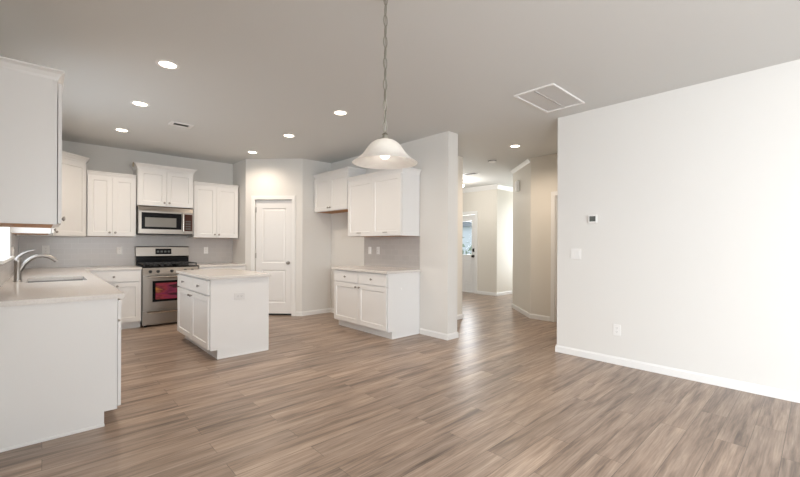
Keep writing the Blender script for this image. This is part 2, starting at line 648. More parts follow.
crown_run('trim_1', [(HX + .02, 3.383), (6.935, 4.187), (9.6, 4.187)], k=.55)['label'] = 'white crown moulding on the angled hall wall'
crown_run('trim_2', [(9.68, FY), (FX, FY), (FX, 8.45)])['label'] = 'white crown moulding above the front door'

# tile backsplashes (part of the walls)
CT, CU, UB = .90, .868, 1.355                    # counter top, counter underside, upper cabinet bottom
bm = bmesh.new()
box(bm, XL + .009, PA[0] - .001, YB - .008, YB - .001, CT + .001, UB + .004)
box(bm, 1.06, 1.84, YB - .008, YB - .001, UB + .004, 1.42)
struct('trim_3', bm, 'tile_x', 'grey subway tile backsplash on the range wall', cat='backsplash')
bm = bmesh.new()
box(bm, XL + .001, XL + .008, 3.29, WY0 - .01, CT + .001, UB + .004)
box(bm, XL + .001, XL + .008, WY0 - .01, WY1 + .01, CT + .001, WZ0 - .03)
box(bm, XL + .001, XL + .008, WY1 + .01, YB - .009, CT + .001, UB + .004)
struct('trim_4', bm, 'tile_y', 'grey subway tile backsplash beside the sink', cat='backsplash')
struct('trim_5', bbox(XK - .008, XK - .001, 3.818, 5.10, CT + .001, UB + .02), 'tile_y', 'grey tile backsplash over the bar counter', cat='backsplash')

# sink window
win = struct('window_1', bbox(XL - .139, XL - .10, WY0 + .001, WY0 + .05, WZ0 + .001, WZ1 - .001), 'trim', 'white framed window above the sink', cat='window')
bm = bmesh.new()
box(bm, XL - .139, XL - .10, WY1 - .05, WY1 - .001, WZ0 + .001, WZ1 - .001)
box(bm, XL - .139, XL - .10, WY0 + .05, WY1 - .05, WZ0 + .001, WZ0 + .05)
box(bm, XL - .139, XL - .10, WY0 + .05, WY1 - .05, WZ1 - .05, WZ1 - .001)
box(bm, XL - .135, XL - .105, (WY0 + WY1) / 2 - .02, (WY0 + WY1) / 2 + .02, WZ0 + .05, WZ1 - .05)
obj('window_frame', bm, 'trim', win)
bm = bmesh.new()
box(bm, XL - .099, XL - .001, WY1 - .012, WY1 - .001, WZ0 + .001, WZ1 - .001)
box(bm, XL - .099, XL - .001, WY0 + .001, WY0 + .012, WZ0 + .001, WZ1 - .001)
box(bm, XL - .099, XL - .001, WY0 + .012, WY1 - .012, WZ1 - .012, WZ1 - .001)
obj('window_jamb', bm, 'trim', win)
obj('window_sill', bbox(XL - .1, XL + .032, WY0 - .03, WY1 + .03, WZ0 - .024, WZ0 + .001, .003), 'trim', win)
obj('window_pane', bbox(XL - .122, XL - .118, WY0 + .045, WY1 - .045, WZ0 + .045, WZ1 - .045), 'glass', win)

# pantry door
def knob_set(parent, x, y, z, material='nickel'):
    bm = lathe([(.03, .0), (.03, .006), (.012, .010), (.011, .035), (.024, .042), (.028, .052), (.024, .064), (.006, .068)], 'Y', 20, (x, y, z))
    return obj('door_knob', bm, material, parent, True)


DW = D1 - D0
t = thing('door_1', 'white two panel pantry door in the angled wall', 'door', (*dpt(D0, 0), 0), -45)
t['kind'] = 'structure'
px0, px1 = .115, DW - .115
obj('door_leaf', front(.004, DW - .004, .034, 2.022, .028, .035, [(px0, px1, .22, .80), (px0, px1, .92, 1.88)], .010, .014, .006), 'cab', t)
bm = bmesh.new()
cw = .066
box(bm, -cw, .0, -.016, -.001, .001, 2.03 + cw)
box(bm, DW, DW + cw, -.016, -.001, .001, 2.03 + cw)
box(bm, .0, DW, -.016, -.001, 2.03, 2.03 + cw)
box(bm, -cw + .012, -.012, -.022, -.016, .001, 2.03 + cw - .012)
box(bm, DW + .012, DW + cw - .012, -.022, -.016, .001, 2.03 + cw - .012)
obj('door_casing', bm, 'trim', t)
bm = bmesh.new()
box(bm, .0, DW, .065, .114, .001, 2.03)
obj('gap_shade_slab', bm, 'dark', t)  # black slab behind the leaf stands in for shade in the door gaps
knob_set(t, DW - .07, .028, .925)
for zc in (.25, 1.05, 1.85):
    h_ = obj('hinge', bbox(-.004, .012, .012, .030, zc - .045, zc + .045, .002), 'nickel', t)

# hall doorway with its door
t = thing('door_2', 'doorway with pale casing beside the long right wall', 'door', (HX, 2.93, 0), -90)
t['kind'] = 'structure'
bm = bmesh.new()
box(bm, -.066, 0, -.016, -.001, .001, 2.126)
box(bm, 0, .80, -.016, -.001, 2.06, 2.126)
obj('door_casing', bm, 'trim', t)
bm = bmesh.new()
box(bm, .001, .018, .0, .139, .001, 2.059)
obj('door_jamb', bm, 'trim', t)
obj('door_leaf', front(.02, .80, .012, 2.045, .06, .035, [(.13, .69, .22, .85), (.13, .69, .97, 1.88)], .01, .014, .006), 'wallcut', t)

# front door
t = thing('door_3', 'front door with tall glass window at the foyer end', 'door', (FX, DY1, 0), -90)
t['kind'] = 'structure'
fwid = DY1 - DY0
gx0, gx1, gz0, gz1 = .13, fwid - .13, 1.00, 1.88
bm = bmesh.new()
box(bm, .004, gx0, .05, .095, .01, 2.04)
box(bm, gx1, fwid - .004, .05, .095, .01, 2.04)
box(bm, gx0, gx1, .05, .095, .01, gz0)
box(bm, gx0, gx1, .05, .095, gz1, 2.04)
leaf = obj('door_leaf', bm, 'cab', t)
for x0_, x1_ in ((.15, fwid / 2 - .03), (fwid / 2 + .03, fwid - .15)):
    obj('raised_panel', front(x0_, x1_, .22, .86, .044, .006, [(x0_ + .02, x1_ - .02, .24, .84)], .005, .012, .004), 'cab', leaf)
bm = bmesh.new()
for a, c, l, h in ((gx0 - .025, gx0, gz0 - .025, gz1 + .025), (gx1, gx1 + .025, gz0 - .025, gz1 + .025), (gx0, gx1, gz0 - .025, gz0), (gx0, gx1, gz1, gz1 + .025)):
    box(bm, a, c, .038, .05, l, h)
obj('glass_frame', bm, 'trim', leaf)
obj('door_glass', bbox(gx0, gx1, .068, .074, gz0, gz1), 'glass', leaf)
bm = bmesh.new()
box(bm, -.08, 0, -.016, -.001, .001, 2.13)
box(bm, fwid, fwid + .08, -.016, -.001, .001, 2.13)
box(bm, 0, fwid, -.016, -.001, 2.05, 2.13)
obj('door_casing', bm, 'trim', t)
obj('deadbolt', lathe([(.045, 0), (.045, .012), (.03, .03), (.01, .034)], 'Y', 20, (fwid - .075, .05, 1.12)), 'black', t, True)
obj('door_knob', lathe([(.035, 0), (.035, .008), (.014, .012), (.013, .035), (.03, .045), (.032, .06), (.01, .07)], 'Y', 20, (fwid - .075, .05, .96)), 'black', t, True)

# outside the front door
struct('ground_outside', bbox(9.9, 40, -6, 30, -.25, -.15), 'lawn', 'lawn in front of the house', cat='lawn')
t = thing('neighbour_house', 'pale house seen through the front door glass', 'house', (27, 21, -.15), 0)
obj('house_wall', bbox(0, 8, -6, 6, 0, 3.0), 'brick', t)
obj('house_roof', side_prism([(-6.5, 3.0), (6.5, 3.0), (0, 5.6)], -.4, 8.4), 'roof', t)
bm = bmesh.new()
rnd = random.Random(4)
for k in range(140):
    c = Vector((rnd.gauss(0, .4), rnd.gauss(0, .55), .75 + rnd.gauss(0, .38)))
    if c.z < .05:
        continue
    q = Matrix.Rotation(rnd.uniform(0, 6), 3, Vector((rnd.random(), rnd.random(), rnd.random() + .1)).normalized())
    vs = [bm.verts.new(c + q @ Vector(p)) for p in ((-.16, 0, 0), (0, -.07, .01), (.16, 0, 0), (0, .07, .01))]
    bm.faces.new(vs)
t = thing('shrub', 'dark green shrub seen through the front door glass', 'shrub', (12.6, 10.1, -.15))
obj('foliage', bm, 'leaf', t)
obj('stem', tube([(0, 0, 0), (.03, 0, .4), (0, .03, .9)], .03, 8), 'roof', t)

# ------------------------------------------------------------------ cabinets
KNOB = [(.006, 0), (.006, .012), (.010, .015), (.0155, .020), (.0155, .025), (.011, .029), (.002, .030)]


def knob(parent, x, y, z):
    return obj('knob', lathe(KNOB, 'Y', 16, (x, y, z)), 'nickel', parent, True)


def pull(parent, x, y, z):
    bm = tube([(x - .035, y, z), (x - .035, y - .02, z), (x - .02, y - .026, z), (x + .02, y - .026, z), (x + .035, y - .02, z), (x + .035, y, z)], .0055, 10)
    return obj('pull', bm, 'nickel', parent, True)


FR = .062                                        # stile width of the shaker doors


def shaker(name, parent, x0, x1, z0, z1, knob_at=None, pull_at=None, flat=False):
    pan = [] if flat else [(x0 + FR, x1 - FR, z0 + FR, z1 - FR)]
    d = obj(name, front(x0, x1, z0, z1, -.023, .019, pan, .009, .006), 'cab', parent)
    if knob_at:
        knob(d, knob_at[0], -.023, knob_at[1])
    if pull_at:
        pull(d, pull_at[0], -.023, pull_at[1])
    return d


def base_cab(label, w, loc, rz, d=.60, ncol=2, drawers=True, end=None, one_drawer=False, group=None, dz=.70, hollow=False):
    """front face at local y=0 (doors stand .02 proud), x from 0 to w"""
    t = thing('base_cabinet', label, 'cabinet', loc, rz, group)
    e0 = .019 if end and 'L' in end else 0
    e1 = .019 if end and 'R' in end else 0
    if hollow:
        bm = bmesh.new()
        for a, c, l, h, p, q in ((.0005, .018, 0, d, .10, CU - .001), (w - .018, w - .0005, 0, d, .10, CU - .001), (.018, w - .018, 0, .018, .10, CU - .001),
                                 (.018, w - .018, d - .008, d, .10, CU - .001), (.018, w - .018, .018, d - .008, .10, .118)):
            box(bm, a, c, l, h, p, q)
        obj('carcass', bm, 'cab', t)
    else:
        obj('carcass', bbox(e0 + .0005, w - e1 - .0005, 0, d, .10, CU - .001), 'cab', t)
    obj('toe_kick', bbox(e0 + .0005, w - e1 - .0005, .072, .086, 0.0005, .0995), 'cab', t)
    for s, ed in (('L', e0), ('R', e1)):
        if ed:
            x0_, x1_ = (0, .019) if s == 'L' else (w - .019, w)
            obj('end_panel', side_prism([(0, .10), (.072, .10), (.072, .0005), (d, .0005), (d, CU - .001), (0, CU - .001)], x0_, x1_), 'cab', t)
            obj('shoe_moulding', bbox(x0_ - .009 if s == 'L' else x1_, x0_ if s == 'L' else x1_ + .009, .070, d - .012, .0005, .02, .002), 'trim', t)
    g = .009
    cw_ = w / ncol
    for i in range(ncol):
        a, c = i * cw_ + (.012 if i == 0 else g / 2), (i + 1) * cw_ - (.012 if i == ncol - 1 else g / 2)
        top = CU - .016
        if drawers:
            if not one_drawer:
                shaker('drawer', t, a, c, dz, top, ((a + c) / 2, (dz + top) / 2), flat=True)
            zt_ = dz - .014
        else:
            zt_ = top
        if ncol == 1:
            kx = c - .035
        else:
            kx = c - .035 if i % 2 == 0 else a + .035
        shaker('door', t, a, c, .115, zt_, (kx, zt_ - .045))
    if drawers and one_drawer:
        shaker('drawer', t, .012, w - .012, dz, CU - .016, (w / 2, (dz + CU - .016) / 2), flat=True)
    return t


def crown_bm(w, d, z0, hh, off, left, right):
    bm = bmesh.new()
    prof = [(0, 0), (.004, 0), (.008, .25), (.55, .62), (.85, .78), (1, .84), (1, 1), (.0, 1)]
    rings = []
    for o_, k in prof:
        o = off * o_ if o_ > .01 else o_
        a, c = (-o if left else 0), (w + o if right else w)
        rings.append([bm.verts.new(p) for p in ((a, d, z0 + hh * k), (a, -.0005 - o, z0 + hh * k), (c, -.0005 - o, z0 + hh * k), (c, d, z0 + hh * k))])
    for p, q in zip(rings, rings[1:]):
        for i in range(4):
            j = (i + 1) % 4
            bm.faces.new((p[i], p[j], q[j], q[i]))
    bm.faces.new(rings[0][::-1])
    bm.faces.new(rings[-1])
    bmesh.ops.recalc_face_normals(bm, faces=bm.faces)
    return bm


def wall_cab(label, w, loc, rz, z0, z1, ztop, off=.03, d=.305, ndoor=2, hw='knob', left=True, right=True, knobside=None, group=None):
    t = thing('wall_cabinet', label, 'cabinet', (loc[0], loc[1], z0), rz, group)
    h = z1 - z0
    obj('carcass', bbox(.0005, w - .0005, 0, d, .004, h), 'cab', t)
    obj('underside', bbox(.016, w - .016, .018, d - .004, -.001, .0038), 'under', t, label='unpainted wooden underside')
    bm = bmesh.new()
    box(bm, .0005, .0155, .0, d, -.001, .0038)
    box(bm, w - .0155, w - .0005, .0, d, -.001, .0038)
    box(bm, .0155, w - .0155, .0, .0175, -.001, .0038)
    obj('bottom_rail', bm, 'cab', t)
    cw_ = w / ndoor
    for i in range(ndoor):
        a, c = i * cw_ + (.010 if i == 0 else .002), (i + 1) * cw_ - (.010 if i == ndoor - 1 else .002)
        kx = c - .032 if i % 2 == 0 else a + .032
        if knobside == 'L':
            kx = a + .032
        za, zb = .006, h - .012
        if hw == 'knob':
            shaker('door', t, a, c, za, zb, (kx, za + .05))
        else:
            shaker('door', t, a, c, za, zb, None, ((a + c) / 2 - .01, za + .045))
    obj('crown_moulding', crown_bm(w, d, h + .0005, ztop - z1, off, left, right), 'cab', t)
    return t


# sink run along the left wall (fronts face +X)
XF = .383
base_cab('white base cabinet at the near end of the sink run with plain end panel', 1.04, (XF, 3.307, 0), 90, d=XF - XL - .002, end='L', dz=.717)
base_cab('white sink base cabinet under the faucet, second along the left wall', 1.05, (XF, 4.349, 0), 90, d=XF - XL - .002, drawers=False, hollow=True)
base_cab('white base cabinet between the sink base and the back corner', .60, (XF, 5.401, 0), 90, d=XF - XL - .002, ncol=1)
base_cab('white base cabinet left of the gas range with wide drawer', .67, (.405, 6.805, 0), 0, d=YB - 6.805 - .002, one_drawer=True)
base_cab('white base cabinet right of the gas range behind the island', .75, (1.857, 6.805, 0), 0, d=YB - 6.805 - .002)
# island (fronts face -X)
base_cab('white island cabinet with two drawers over two doors facing the sink', 1.289, (1.318, 5.70, 0), -90, d=.645, end='LR', group=None)
# bar cabinet on the stub wall (fronts face -X)
base_cab('white bar base cabinet with two drawers against the right kitchen wall', 1.255, (3.318, 5.078, 0), -90, d=XK - 3.318 - .002, end='R')

# wall cabinets
near = wall_cab('grey white wall cabinet nearest the viewer at upper left', .80, (.066, 3.307), 90, UB + .012, 2.285, 2.345, .035, d=.314)
obj('end_panel', bbox(-.0045, -.0002, .024, .314, .0, 2.285 - UB - .012, .0008), 'cab', near)
wall_cab('white wall cabinet between the sink window and the corner cabinet', .90, (.066, 5.80), 90, UB, 2.24, 2.30, .03, d=.314, left=True, right=False)
wall_cab('white wall cabinet left of the microwave', .592, (.462, 7.132), 0, UB, 2.245, 2.30, .028, d=YB - 7.132 - .010, left=False, right=False)
tall = wall_cab('tall white wall cabinet directly above the microwave', .775, (1.06, 7.068), 0, 1.838, 2.405, 2.485, .052, d=YB - 7.068 - .002)
obj('crown_end', side_prism([(-.045, .575), (-.050, .640), (.0, .640), (.03, .60), (.0, .572)], -.062, -.054), 'rawcrown', tall, label='bare unpainted end of the crown moulding')
wall_cab('white wall cabinet right of the microwave beside the pantry corner', .742, (1.85, 7.132), 0, UB, 2.245, 2.30, .028, d=YB - 7.132 - .010, left=False, right=False)
wall_cab('high white wall cabinet over the empty fridge space', 1.03, (3.565, 6.106), -90, 1.815, 2.405, 2.475, .045, d=XK - 3.565 - .002, left=False)
wall_cab('white wall cabinet over the bar counter with plain end panel', 1.245, (3.565, 5.068), -90, 1.372, 2.23, 2.30, .035, d=XK - 3.565 - .010, hw='pull', left=False)

# diagonal corner wall cabinet
c0, c1 = Vector((.074, 6.765)), Vector((.447, 7.138))
t = thing('wall_cabinet', 'taller white corner wall cabinet set diagonally left of the range wall', 'cabinet', (c0.x, c0.y, UB - .012), 45)
wd = (c1 - c0).length
back = Matrix.Rotation(R(-45), 2)
def cl(x, y):
    v = back @ (Vector((x, y)) - c0)
    return (v.x, v.y)
ground = [cl(*c0), cl(*c1), cl(c1.x, YB - .010), cl(XL + .010, YB - .010), cl(XL + .010, c0.y)]
obj('carcass', prism(ground, .0, 1.05), 'cab', t)
shaker('door', t, .012, wd - .012, .006, 1.035, (.045, .055))
bm = bmesh.new()
prof = [(0.0005, 0), (.004, 0), (.006, .25), (.022, .62), (.034, .78), (.042, .84), (.042, 1), (.0, 1)]
rings = []
for o, k in prof:
    rings.append([bm.verts.new((x_, y_, 1.0505 + .082 * k)) for x_, y_ in
                  [(0 - o * .4, -o), (wd + o * .4, -o), (cl(c1.x + o, YB - .010)), (cl(XL + .010, YB - .010)), (cl(XL + .010, c0.y - o))]])
for p, q in zip(rings, rings[1:]):
    for i in range(5):
        j = (i + 1) % 5
        bm.faces.new((p[i], p[j], q[j], q[i]))
bm.faces.new(rings[0][::-1])
bm.faces.new(rings[-1])
bmesh.ops.recalc_face_normals(bm, faces=bm.faces)
obj('crown_moulding', bm, 'cab', t)

# ------------------------------------------------------------------ countertops
SX0, SX1, SY0, SY1 = -.105, .315, 4.70, 5.34      # sink cut-out
XO = .42
bm = bmesh.new()
yf = 6.78
for a, c, l, h in ((XL + .009, XO, 3.28, SY0), (XL + .009, SX0, SY0, SY1), (SX1, XO, SY0, SY1), (XL + .009, XO, SY1, yf), (XL + .009, 1.076, yf, YB - .009)):
    box(bm, a, c, l, h, CU, CT)
bmesh.ops.remove_doubles(bm, verts=bm.verts, dist=1e-5)
tag(obj('countertop', bm, 'quartz'), 'pale quartz worktop wrapping the sink run up to the range', 'countertop')
tag(obj('countertop', bbox(1.856, PA[0] - .002, yf, YB - .009, CU, CT, .003), 'quartz'), 'short pale quartz worktop right of the range', 'countertop')
tag(obj('countertop', bbox(1.285, 1.985, 4.384, 5.728, CU, CT, .003), 'quartz'), 'pale quartz worktop on the island', 'countertop')
tag(obj('countertop', bbox(3.272, XK - .009, 3.79, 5.105, CU, CT, .003), 'quartz'), 'pale quartz worktop on the bar cabinet', 'countertop')

# undermount sink
t = thing('sink', 'stainless undermount sink set in the left worktop', 'sink', ((SX0 + SX1) / 2, (SY0 + SY1) / 2, CU))
hx, hy = (SX1 - SX0) / 2 + .004, (SY1 - SY0) / 2 + .004
bm = bmesh.new()
ro = [[bm.verts.new((sx * (hx - i_), sy * (hy - i_), z_)) for sx, sy in ((-1, -1), (1, -1), (1, 1), (-1, 1))] for i_, z_ in ((-.02, -.0015), (0, -.0015), (.012, -.17), (.03, -.19))]
for p, q in zip(ro, ro[1:]):
    for i in range(4):
        j = (i + 1) % 4
        bm.faces.new((p[i], p[j], q[j], q[i]))
bm.faces.new(ro[-1])
obj('basin', bm, 'sinksteel', t)
obj('drain', lathe([(.045, -.189), (.045, -.186), (.03, -.186), (.028, -.188)], 'Z', 24), 'nickel', t, True)

# faucet
t = thing('faucet', 'curved satin nickel faucet beside the sink', 'faucet', (-.165, 4.90, CT))
obj('base_flange', lathe([(.031, 0), (.031, .006), (.026, .012)], 'Z', 24), 'nickel', t, True)
obj('body', lathe([(.0245, .012), (.0245, .17), (.026, .175), (.026, .195), (.020, .212), (.008, .218)], 'Z', 24), 'nickel', t, True)
sp = [(.012, 0, .10), (.045, 0, .165), (.085, 0, .205), (.125, 0, .228), (.165, 0, .232), (.205, 0, .222), (.240, 0, .200), (.262, 0, .178)]
obj('spout', tube(sp, [.019, .0185, .018, .017, .0165, .0165, .018, .018], 14), 'nickel', t, True)
lv = [(-.004, 0, .205), (.01, 0, .228), (.035, 0, .252), (.07, 0, .270), (.110, 0, .283)]
obj('lever_handle', tube(lv, [.015, .013, .010, .008, .007], 12), 'nickel', t, True)

# ------------------------------------------------------------------ gas range
RX0, RX1, RYF = 1.082, 1.850, 6.800
t = thing('gas_range', 'stainless steel gas range with black grates and backguard', 'range', (RX0, RYF, 0))
rw, rd = RX1 - RX0, YB - .02 - RYF
bm = bbox(.002, rw - .002, .0, rd, .03, .885)
obj('body', bm, 'steel', t)
for x_ in (.05, rw - .05):
    for y_ in (.06, rd - .06):
        obj('foot', lathe([(.018, .0005), (.018, .03)], 'Z', 12, (x_, y_, 0)), 'iron', t)
dr = obj('storage_drawer', front(.004, rw - .004, .055, .245, -.03, .029, [], bev=0), 'steel', t)
obj('drawer_lip', side_prism([(-.03, .205), (-.047, .212), (-.049, .224), (-.03, .236)], .06, rw - .06), 'brightsteel', dr)
od = obj('oven_door', front(.004, rw - .004, .26, .765, -.038, .037, [(.155, rw - .155, .40, .665)], .006, .004), 'steel', t)
bm = bmesh.new()
for a, c, l, h in ((.125, .165, .375, .69), (rw - .165, rw - .125, .375, .69), (.165, rw - .165, .375, .41), (.165, rw - .165, .655, .69)):
    box(bm, a, c, -.041, -.036, l, h)
obj('window_border', bm, 'blackglass', od)
obj('colour_pattern', bbox(.165, rw - .165, -.0385, -.034, .41, .655), 'oven_pattern', od, label='red, purple and orange pattern in the oven window')
bm = tube([(.05, -.085, .752), (rw / 2, -.089, .752), (rw - .05, -.085, .752)], .0125, 14)
hd = obj('handle', bm, 'brightsteel', od, True)
for x_ in (.065, rw - .065):
    obj('handle_post', tube([(x_, -.038, .752), (x_, -.086, .752)], .010, 10), 'steel', hd, True)
# control panel slanted
obj('control_panel', side_prism([(-.036, .772), (-.036, .79), (-.014, .884), (.0, .884), (.0, .772)], .004, rw - .004), 'steel', t)
for i, x_ in enumerate((.10, .20, rw / 2, rw - .20, rw - .10)):
    kb = lathe([(.023, 0), (.023, .008), (.019, .012), (.018, .034), (.014, .038)], 'Y', 18, (x_, -.026, .832))
    obj('knob', kb, 'iron', t, True)
obj('cooktop', bbox(.002, rw - .002, -.016, rd - .075, .8855, .905, .004), 'blackglass', t)
for (x_, y_, r_) in ((.18, .15, .045), (.18, .42, .038), (rw - .18, .15, .045), (rw - .18, .42, .038), (rw / 2, .285, .05)):
    obj('burner', lathe([(r_ + .012, .905), (r_ + .012, .914), (r_, .917), (r_, .926), (.01, .928)], 'Z', 20, (x_, y_, 0)), 'iron', t, True)
for gi in range(3):
    gx0_, gx1_ = .02 + gi * (rw - .04) / 3 + .003, .02 + (gi + 1) * (rw - .04) / 3 - .003
    bm = bmesh.new()
    for y_ in (.012, .19, .375, .555):
        box(bm, gx0_, gx1_, y_, y_ + .014, .936, .950)
    for x_ in (gx0_, (gx0_ + gx1_) / 2 - .007, gx1_ - .014):
        box(bm, x_, x_ + .014, .012, .569, .934, .948)
    for x_ in (gx0_, gx1_ - .014):
        for y_ in (.012, .555):
            box(bm, x_, x_ + .014, y_, y_ + .014, .9052, .936)
    obj('grate', bm, 'iron', t)
bgd = obj('backguard', side_prism([(rd - .07, .886), (rd - .07, 1.03), (rd - .088, 1.05), (rd - .075, 1.19), (rd - .06, 1.205), (rd, 1.205), (rd, .886)], .004, rw - .004), 'steel', t)
obj('lower_trim', bbox(.006, rw - .006, rd - .0755, rd - .0702, .906, 1.03), 'blackglass', bgd)
tilt = side_prism([(rd - .0905, 1.075), (rd - .0815, 1.168), (rd - .0775, 1.168), (rd - .0865, 1.075)], rw / 2 - .115, rw / 2 + .115)
dp = obj('display', tilt, 'blackglass', bgd)
for i in range(4):
    a = rw / 2 - .095 + i * .052
    obj('display_key', side_prism([(rd - .0888, 1.105), (rd - .0858, 1.135), (rd - .0845, 1.135), (rd - .0875, 1.105)], a, a + .034), 'screen', dp)

# ------------------------------------------------------------------ microwave
MZ = 1.405
t = thing('microwave', 'stainless over the range microwave under the tall cabinet', 'microwave', (1.066, 7.045, MZ))
mw, mh, mdp = .775 - .012, .418, YB - .002 - 7.045
obj('body', bbox(0, mw, 0.0, mdp - .008, .0, mh, .003), 'steel', t)
obj('vent_grille', side_prism([(-.022, .352), (-.010, .415), (.0, .415), (.0, .352)], .004, mw - .004), 'steel', t)
md_ = obj('door', front(.004, .60, .022, .348, -.028, .027, []), 'steel', t)
bm = bmesh.new()
wx0, wx1, wz0, wz1 = .04, .585, .070, .325
box(bm, wx0, wx1, -.0315, -.0285, wz0, wz1)
dw = obj('window_border', bm, 'blackglass', md_)
obj('window', bbox(wx0 + .045, wx1 - .075, -.0335, -.0318, wz0 + .035, wz1 - .075), 'mwwindow', dw)
hb = obj('handle', tube([(.607, -.058, .045), (.607, -.066, .185), (.607, -.058, .325)], .0125, 12), 'brightsteel', md_, True)
for z_ in (.06, .31):
    obj('handle_post', tube([(.607, -.0005, z_), (.607, -.058, z_)], .008, 10), 'steel', hb, True)
cp = obj('control_panel', bbox(.622, mw - .004, -.028, -.0005, .022, .348, .002), 'steel', t)
kp = obj('keypad', bbox(.628, mw - .018, -.0305, -.0285, .05, .322), 'mwpanel', cp)
for r_ in range(4):
    for c_ in range(3):
        obj('key', bbox(.645 + c_ * .027, .645 + c_ * .027 + .018, -.0317, -.0308, .075 + r_ * .04, .098 + r_ * .04), 'screen', kp)
obj('bottom_plate', bbox(.01, mw - .01, .0, mdp - .02, -.012, -.0005), 'iron', t)

# ------------------------------------------------------------------ plates
def outlet(label, loc, rz, w=.072, h=.116, kind='outlet', cat='outlet', horizontal=False, gang=1, pm='plate'):
    name = {'outlet': 'wall_outlet', 'switch': 'light_switch'}[kind]
    t = thing(name, label, cat, loc, rz)
    if horizontal:
        w, h = h, w
    obj('cover_plate', bbox(-w / 2, w / 2, -.007, -.0005, -h / 2, h / 2, .002), pm, t)
    if kind == 'outlet':
        for s in (-1, 1):
            cx_, cz_ = (s * .02, 0) if horizontal else (0, s * .02)
            bm = bbox(cx_ - .015, cx_ + .015, -.0085, -.0068, cz_ - .0145, cz_ + .0145, .0008)
            rc = obj('receptacle', bm, pm, t)
            bm = bmesh.new()
            for k in (-.006, .006):
                box(bm, cx_ + k - .0013, cx_ + k + .0013, -.0089, -.0083, cz_ - .001, cz_ + .008)
            box(bm, cx_ - .002, cx_ + .002, -.0089, -.0083, cz_ - .010, cz_ - .006)
            obj('slots', bm, 'slot', rc)
    else:
        for g_ in range(gang):
            cx_ = (g_ - (gang - 1) / 2) * .046
            obj('rocker', side_prism([(-.0068, -.033), (-.009, -.033), (-.012, .033), (-.0068, .033)], cx_ - .0165, cx_ + .0165), pm, t)
    return t


outlet('white outlet on the tile left of the range', (.884, YB - .008, 1.137), 0)
outlet('white outlet on the tile right of the range', (2.145, YB - .008, 1.134), 0)
outlet('pale outlet on the tile in the corner behind the faucet', (.030, YB - .008, 1.155), 0, .080)
outlet('white double switch on the tile beside the sink window', (XL + .008, 5.92, 1.15), 90, .118, .118, 'switch', 'switch', gang=2)
outlet('white outlet lying sideways on the island end panel', (1.623, 4.4112, .665), 0, horizontal=True, pm='dullplate')
outlet('bright white switch on the bar backsplash, left one', (XK - .008, 4.945, 1.155), -90, kind='switch', cat='switch')
outlet('dull grey white outlet on the bar backsplash, right one', (XK - .008, 4.735, 1.155), -90, pm='dullplate')
outlet('white double switch on the long right wall below the thermostat', (XR, 1.878, 1.151), -90, .118, .118, 'switch', 'switch', gang=2, pm='paleplate')
outlet('white outlet low on the long right wall', (XR, 1.447, .361), -90, pm='paleplate')
outlet('pale switch on the foyer wall right of the front door', (FX, 6.02, 1.16), -90, kind='switch', cat='switch')

t = thing('thermostat', 'small white thermostat with grey screen on right wall', 'thermostat', (XR, 1.693, 1.539), -90)
obj('case', bbox(-.046, .046, -.022, -.0005, -.046, .046, .005), 'paleplate', t)
obj('screen', bbox(-.030, .034, -.0235, -.0215, -.028, .030, .001), 'screen', t)
t = thing('door_chime', 'small white chime box high on the angled hall wall', 'chime', (6.637 - .0001, 3.8785, 2.373), -90 + 46.06 - 90)
obj('case', bbox(-.06, .06, -.055, -.003, -.10, .10, .006), 'plate', t)
obj('cover', bbox(-.048, .048, -.060, -.0545, -.085, .085, .003), 'plate', t)
tag(obj('cover_cap', lathe([(.016, .0005), (.016, .003), (.012, .005)], 'Y', 20, (3.545, 3.823 - .0005, .655)), 'plate', None, True), 'small round white cap on the bar cabinet end panel', 'cap')

# ------------------------------------------------------------------ ceiling fixtures
def can(label, x, y, power=CAN_POWER):
    t = thing('recessed_light', label, 'ceiling light', (x, y, H), 0, 'lit recessed ceiling lights')
    obj('trim_ring', lathe([(.062, -.002), (.066, -.006), (.088, -.004), (.090, -.0006)], 'Z', 32, cap=False), 'grille', t, True)
    obj('lens', lathe([(.060, -.0035), (.0625, -.0006)], 'Z', 32), 'bulb', t, True)
    d = bpy.data.lights.new('recessed_light_glow', 'SPOT')
    d.energy = power
    d.color = CAN_COLOR
    d.spot_size = R(164)
    d.spot_blend = .8
    d.shadow_soft_size = .06
    o = bpy.data.objects.new('lamp', d)
    COL.objects.link(o)
    o.parent = t
    o.location = (0, 0, -.02)
    return t


can('recessed light in the sink side row, nearest the viewer', .762, 3.696)
can('recessed light in the sink side row, middle one', .760, 4.93)
can('recessed light in the sink side row, nearest the range wall', .762, 6.24)
can('recessed light in the row near the bar, closest to the pendant', 2.478, 3.696)
can('recessed light in the row near the bar, middle one', 2.484, 4.955)
can('recessed light just in front of the pantry corner', 2.50, 6.26)
can('recessed light over the hall entry', 5.225, 3.122, 64)

t = thing('ceiling_vent', 'small white ceiling register with dark slot near the kitchen lights', 'vent', (1.27, 5.43, H))
bm = bmesh.new()
vw, vd = .125, .085
for a, c, l, h in ((-vw, -.085, -vd, vd), (.085, vw, -vd, vd), (-.085, .085, -vd, -.045), (-.085, .085, .045, vd)):
    box(bm, a, c, l, h, -.010, -.0006)
obj('frame', bm, 'grille', t)
obj('duct_opening', bbox(-.084, .084, -.044, .044, -.003, -.0006), 'duct', t)
for k in range(3):
    obj('louver', side_prism([(-.030 + k * .026, -.009), (-.028 + k * .026, -.009), (-.018 + k * .026, -.0035), (-.020 + k * .026, -.0035)], -.084, .084), 'duct', t)

